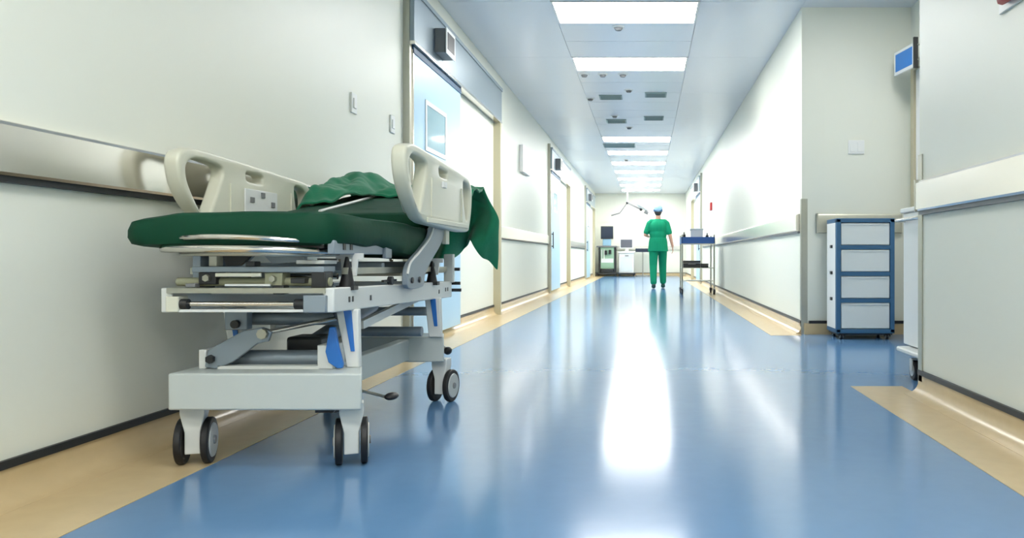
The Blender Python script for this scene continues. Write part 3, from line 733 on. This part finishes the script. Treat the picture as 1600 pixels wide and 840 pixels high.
obj('bottle', MB().cyl((.67, 14.2, .905), (.67, 14.2, 1.06), .03).cyl((.67, 14.2, 1.06), (.67, 14.2, 1.075), .03, .012), 'dark', u)
obj('pump_cap', MB().cyl((.67, 14.2, 1.075), (.67, 14.2, 1.10), .012).box(.66, 14.16, 1.098, .68, 14.21, 1.106), 'grey', u)
u = thing('pump_bottle', 'small dark bottle at the right end of the trolley tray', 'bottle', (1.09, 14.3, .905))
obj('bottle', MB().cyl((1.09, 14.3, .905), (1.09, 14.3, 1.05), .028).cyl((1.09, 14.3, 1.05), (1.09, 14.3, 1.065), .028, .012), 'dark', u)
obj('pump_cap', MB().cyl((1.09, 14.3, 1.065), (1.09, 14.3, 1.09), .012).box(1.08, 14.26, 1.088, 1.10, 14.31, 1.096), 'grey', u)
u = thing('instrument_case', 'larger dark instrument case on the trolley middle shelf', 'case', (.81, 14.4, .477))
obj('case_body', B(.66, 14.2, .477, .96, 14.6, .555), 'dark', u, bevel=.006); obj('case_lid', B(.655, 14.195, .56, .965, 14.605, .60), 'dark', u, bevel=.006); obj('carry_handle', MB().tube([(.75, 14.195, .54), (.76, 14.17, .54), (.86, 14.17, .54), (.87, 14.195, .54)], .006, 8), 'grey', u)
u = thing('instrument_case', 'smaller dark instrument case on the trolley middle shelf', 'case', (1.05, 14.4, .477))
obj('case_body', B(.98, 14.25, .477, 1.11, 14.5, .52), 'dark', u, bevel=.005); obj('case_lid', B(.977, 14.247, .523, 1.113, 14.503, .548), 'dark', u, bevel=.005)

# ------------------------------------------------------------------ machines at the corridor end
my = 26.7
t = thing('anaesthesia_machine', 'tall dark framed anaesthesia machine with monitor at the far left end', 'machine', (-1.30, my+.3, 0))
obj('base', B(-1.67, my, .06, -1.0, my+.62, .13), 'dark', t, bevel=.01)
for x in (-1.62, -1.05):
    for y in (my+.05, my+.55): caster(t, x, y, r=.028, twin=False, fork_m='dark', top=.065, w=.025)
for x in (-1.61, -1.09): obj('side_post', B(x, my+.08, .13, x+.07, my+.55, 1.02), 'dark', t, bevel=.01)
obj('cabinet', B(-1.54, my+.06, .26, -1.09, my+.55, 1.02), 'machine_green', t, bevel=.01)
obj('foot_shelf', B(-1.52, my+.02, .14, -1.11, my+.5, .24), 'dark', t, bevel=.008)
obj('work_shelf', B(-1.68, my+.0, .98, -1.0, my+.55, 1.03), 'grey', t, bevel=.008)
for x, z in ((-1.36, .80), (-1.22, .82)): obj('vaporiser', MB().cyl((x, my+.02, z-.07), (x, my+.02, z+.07), .045), 'dark', t)
for x in (-1.5, -1.42): obj('flow_tube', MB().cyl((x, my+.03, .6), (x, my+.03, .9), .015), 'white', t)
obj('drawer', B(-1.52, my+.045, .30, -1.11, my+.06, .44), 'machine_green', t, bevel=.004)
obj('drawer', B(-1.52, my+.045, .46, -1.11, my+.06, .60), 'white', t, bevel=.004)
obj('monitor_stand', B(-1.48, my+.2, 1.03, -1.20, my+.45, 1.27), 'cap', t, bevel=.02)
mo = obj('monitor', B(-1.54, my+.18, 1.26, -1.12, my+.26, 1.69), 'dark', t, bevel=.01)
obj('screen', B(-1.52, my+.174, 1.29, -1.14, my+.18, 1.66), 'screen', mo)
t = thing('ventilator_cart', 'low white machine cart with grey tilted screen beside the anaesthesia machine', 'machine', (-.66, my+.3, 0))
obj('base', B(-.96, my, .06, -.37, my+.6, .12), 'dark', t, bevel=.01)
for x in (-.90, -.43):
    for y in (my+.05, my+.52): caster(t, x, y, r=.028, twin=False, fork_m='dark', top=.065, w=.025)
obj('cabinet', B(-.92, my+.04, .12, -.42, my+.55, .78), 'white', t, bevel=.012)
obj('worktop', B(-.95, my+.0, .78, -.38, my+.58, .84), 'white', t, bevel=.012)
obj('door_panel', B(-.88, my+.03, .17, -.46, my+.04, .66), 'drawer', t, bevel=.004)
obj('door_pull', B(-.72, my+.015, .68, -.60, my+.03, .71), 'grey', t)
obj('screen_mount', MB().bar((-.66, my+.3, .84), (-.66, my+.3, .98), .12, .08), 'white', t)
mo = obj('monitor', B(-.90, my+.22, .94, -.45, my+.28, 1.27), 'white', t, bevel=.01)
obj('screen', B(-.87, my+.214, .97, -.48, my+.22, 1.24), 'grey_screen', mo)
t = thing('mayo_stand', 'small steel stand with dark tray left of the walking person', 'stand', (-.12, my+.4, 0))
obj('tray', B(-.37, my+.2, .82, .10, my+.6, .94), 'screen', t, bevel=.01)
obj('post', MB().cyl((-.12, my+.4, .05), (-.12, my+.4, .82), .018), 'steel_dull', t)
obj('foot', MB().tube([(-.34, my+.2, .03), (-.34, my+.4, .03), (.08, my+.4, .03), (.08, my+.2, .03)], .015, smooth=0).cyl((-.12, my+.4, .03), (-.12, my+.4, .06), .03), 'steel_dull', t)
for x in (-.34, .08): caster(t, x, my+.2, r=.014, twin=False, fork_m='dark', top=.03, w=.015)
# surgical lamp
lx, ly = -.28, 26.3
t = thing('surgical_lamp', 'white surgical lamp on jointed grey arms hung from the far ceiling', 'lamp', (lx, ly, ZC))
obj('ceiling_mount', MB().cyl((lx-.35, ly, ZC-.05), (lx-.35, ly, ZC), .10, .14), 'white', t)
obj('drop_pole', MB().cyl((lx-.35, ly, 2.42), (lx-.35, ly, ZC-.04), .025), 'white', t)
obj('arm', MB().bar((lx-.35, ly, 2.44), (lx+.10, ly, 2.22), .05, .05).bar((lx-.35, ly, 2.44), (lx-.60, ly, 2.10), .03, .03).bar((lx-.60, ly, 2.10), (lx-.88, ly, 2.02), .04, .04), 'grey', t)
obj('arm_joint', MB().ball((lx+.10, ly, 2.22), .05).ball((lx-.35, ly, 2.44), .045), 'dark', t)
obj('lamp_head', MB().ball((lx+.12, ly, 2.33), .26, (1, .8, .28), Matrix.Rotation(.55, 4, 'Y')), 'white', t)
obj('lamp_ring', MB().cyl((lx+.22, ly, 2.16), (lx+.34, ly, 2.10), .06), 'grey', t)

# ------------------------------------------------------------------ the walking person
PX, PY = .245, 16.75
t = thing('person', 'person in green scrubs and pale blue cap walking away down the corridor', 'person', (PX, PY, 0))
V = lambda x, y, z: Vector((PX+x, PY+y, z))
hipL, hipR = V(-.09, 0, .90), V(.09, .0, .90)
kneeL, kneeR = V(-.10, -.02, .48), V(.10, .16, .49)
ankL, ankR = V(-.095, -.14, .085), V(.11, .20, .09)
shL, shR = V(-.18, 0, 1.375), V(.18, 0, 1.375)
elL, elR = V(-.265, -.02, 1.13), V(.25, -.03, 1.12)
wrL, wrR = V(-.20, .22, 1.10), V(.305, .02, .89)
body = MB()
body.limb(hipL, kneeL, .085, .055).limb(kneeL, ankL, .055, .036).limb(hipR, kneeR, .085, .055).limb(kneeR, ankR, .055, .036)
body.ball(V(0, 0, .95), .15, (1.05, .75, .8)).ball(V(0, 0, 1.12), .14, (1.0, .72, 1.1)).ball(V(0, .0, 1.30), .16, (1.12, .72, 1.0))
body.limb(shL, elL, .052, .040).limb(elL, wrL, .040, .027).limb(shR, elR, .052, .040).limb(elR, wrR, .040, .027)
body.limb(V(-.14, 0, 1.385), V(.14, 0, 1.385), .045, .045)
body.limb(V(0, 0, 1.40), V(.0, .02, 1.54), .058, .052)
body.ball(V(.0, .03, 1.635), .10, (.78, .95, 1.12))
body.ball(V(.0, .085, 1.575), .045, (.95, .9, .8))               # jaw
body.ball(V(0, .13, 1.615), .016, (.8, 1.3, 1.3)).ball(V(0, .122, 1.575), .014, (1.6, .7, .5))   # nose, mouth
for s in (-1, 1):
    body.ball(V(s*.078, .03, 1.62), .026, (.35, .7, 1.15))       # ears
    body.ball(V(s*.032, .112, 1.645), .013)                      # eye bulges
def hand(mb, w, d, side, curl):
    d = Vector(d).normalized(); out = Vector((side, 0, 0)) if abs(d.z) > .5 else Vector((0, 0, 1)); out = (out - d*out.dot(d)).normalized()
    fw = d.cross(out).normalized()
    if fw.y < 0 and abs(d.z) > .5: fw = -fw
    palm_c = w + d*.05
    for q in (-.026, -.009, .009, .026): mb.limb(w+d*.01+fw*q*.5, w+d*.085+fw*q, .014, .012, 8)
    for q, L in ((-.029, .058), (-.010, .074), (.010, .08), (.029, .07)):
        a = w+d*.085+fw*q; b_ = a+d*L*.5-out*curl*L*.2; c_ = b_+d*L*.42-out*curl*L*.45
        mb.limb(a, b_, .009, .008, 8).limb(b_, c_, .008, .0065, 8)
    a = w+d*.03+fw*.03; b_ = a+fw*.028+d*.03; mb.limb(a, b_, .011, .0095, 8).limb(b_, b_+d*.03+fw*.006-out*.01, .0095, .0075, 8)
hand(body, wrL, (.25, .9, .1), -1, .6); hand(body, wrR, (.1, .18, -1), 1, .6)
obj('body', body, 'skin', t, remesh=.006, smooth_it=2)
top = MB()
top.ball(V(0, 0, .99), .19, (1.02, .74, .95)).ball(V(0, 0, 1.14), .185, (1.0, .72, 1.0)).ball(V(0, 0, 1.28), .195, (1.05, .72, .95))
top.cyl(V(0, 0, .78), V(0, 0, 1.0), .215, .195, 24)
for v in top.bm.verts:
    if v.co.z < 1.02: v.co.y = PY+(v.co.y-PY)*.72 if abs(v.co.z-.78) < .001 or abs(v.co.z-1.0) < .001 else v.co.y
top.limb(V(-.14, 0, 1.395), V(.14, 0, 1.395), .065, .065).ball(V(0, 0, 1.43), .085, (1.1, .85, .5))
for s, sh, el in ((-1, shL, elL), (1, shR, elR)):
    e = sh.lerp(el, .78); top.limb(sh+Vector((0, 0, -.015)), e, .066, .062)
obj('scrub_top', top, 'scrub', t, remesh=.009, smooth_it=5)
tro = MB().ball(V(0, 0, .90), .185, (1.02, .72, .72))
for h, kn, an in ((hipL, kneeL, ankL), (hipR, kneeR, ankR)):
    tro.limb(h, kn, .108, .082); a2 = kn.lerp(an, .86); tro.limb(kn, a2, .082, .068)
obj('scrub_trousers', tro, 'scrub', t, remesh=.009, smooth_it=4)
obj('hair', MB().ball(V(0, -.005, 1.60), .09, (.82, .75, .85)), 'hair', t)
obj('cap', MB().ball(V(0, .015, 1.675), .108, (.86, 1.02, .92)), 'cap', t, 'pale blue surgical cap')
obj('cap_band', MB().cyl(V(0, .012, 1.615), V(0, .015, 1.655), .093, .098, 28), 'cap_band', t, 'darker blue band tied round the cap')
for an, ft, z in ((ankL, -.0, 0), (ankR, 0, 0)):
    mb = MB().ball(Vector((an.x, an.y+.07, .04)), .05, (.95, 2.4, .75)).ball(Vector((an.x, an.y, .06)), .05, (.9, 1.0, 1.0))
    for v in mb.bm.verts: v.co.z = max(v.co.z, .003)
    obj('shoe', mb, 'shoe', t, remesh=.006, smooth_it=2)
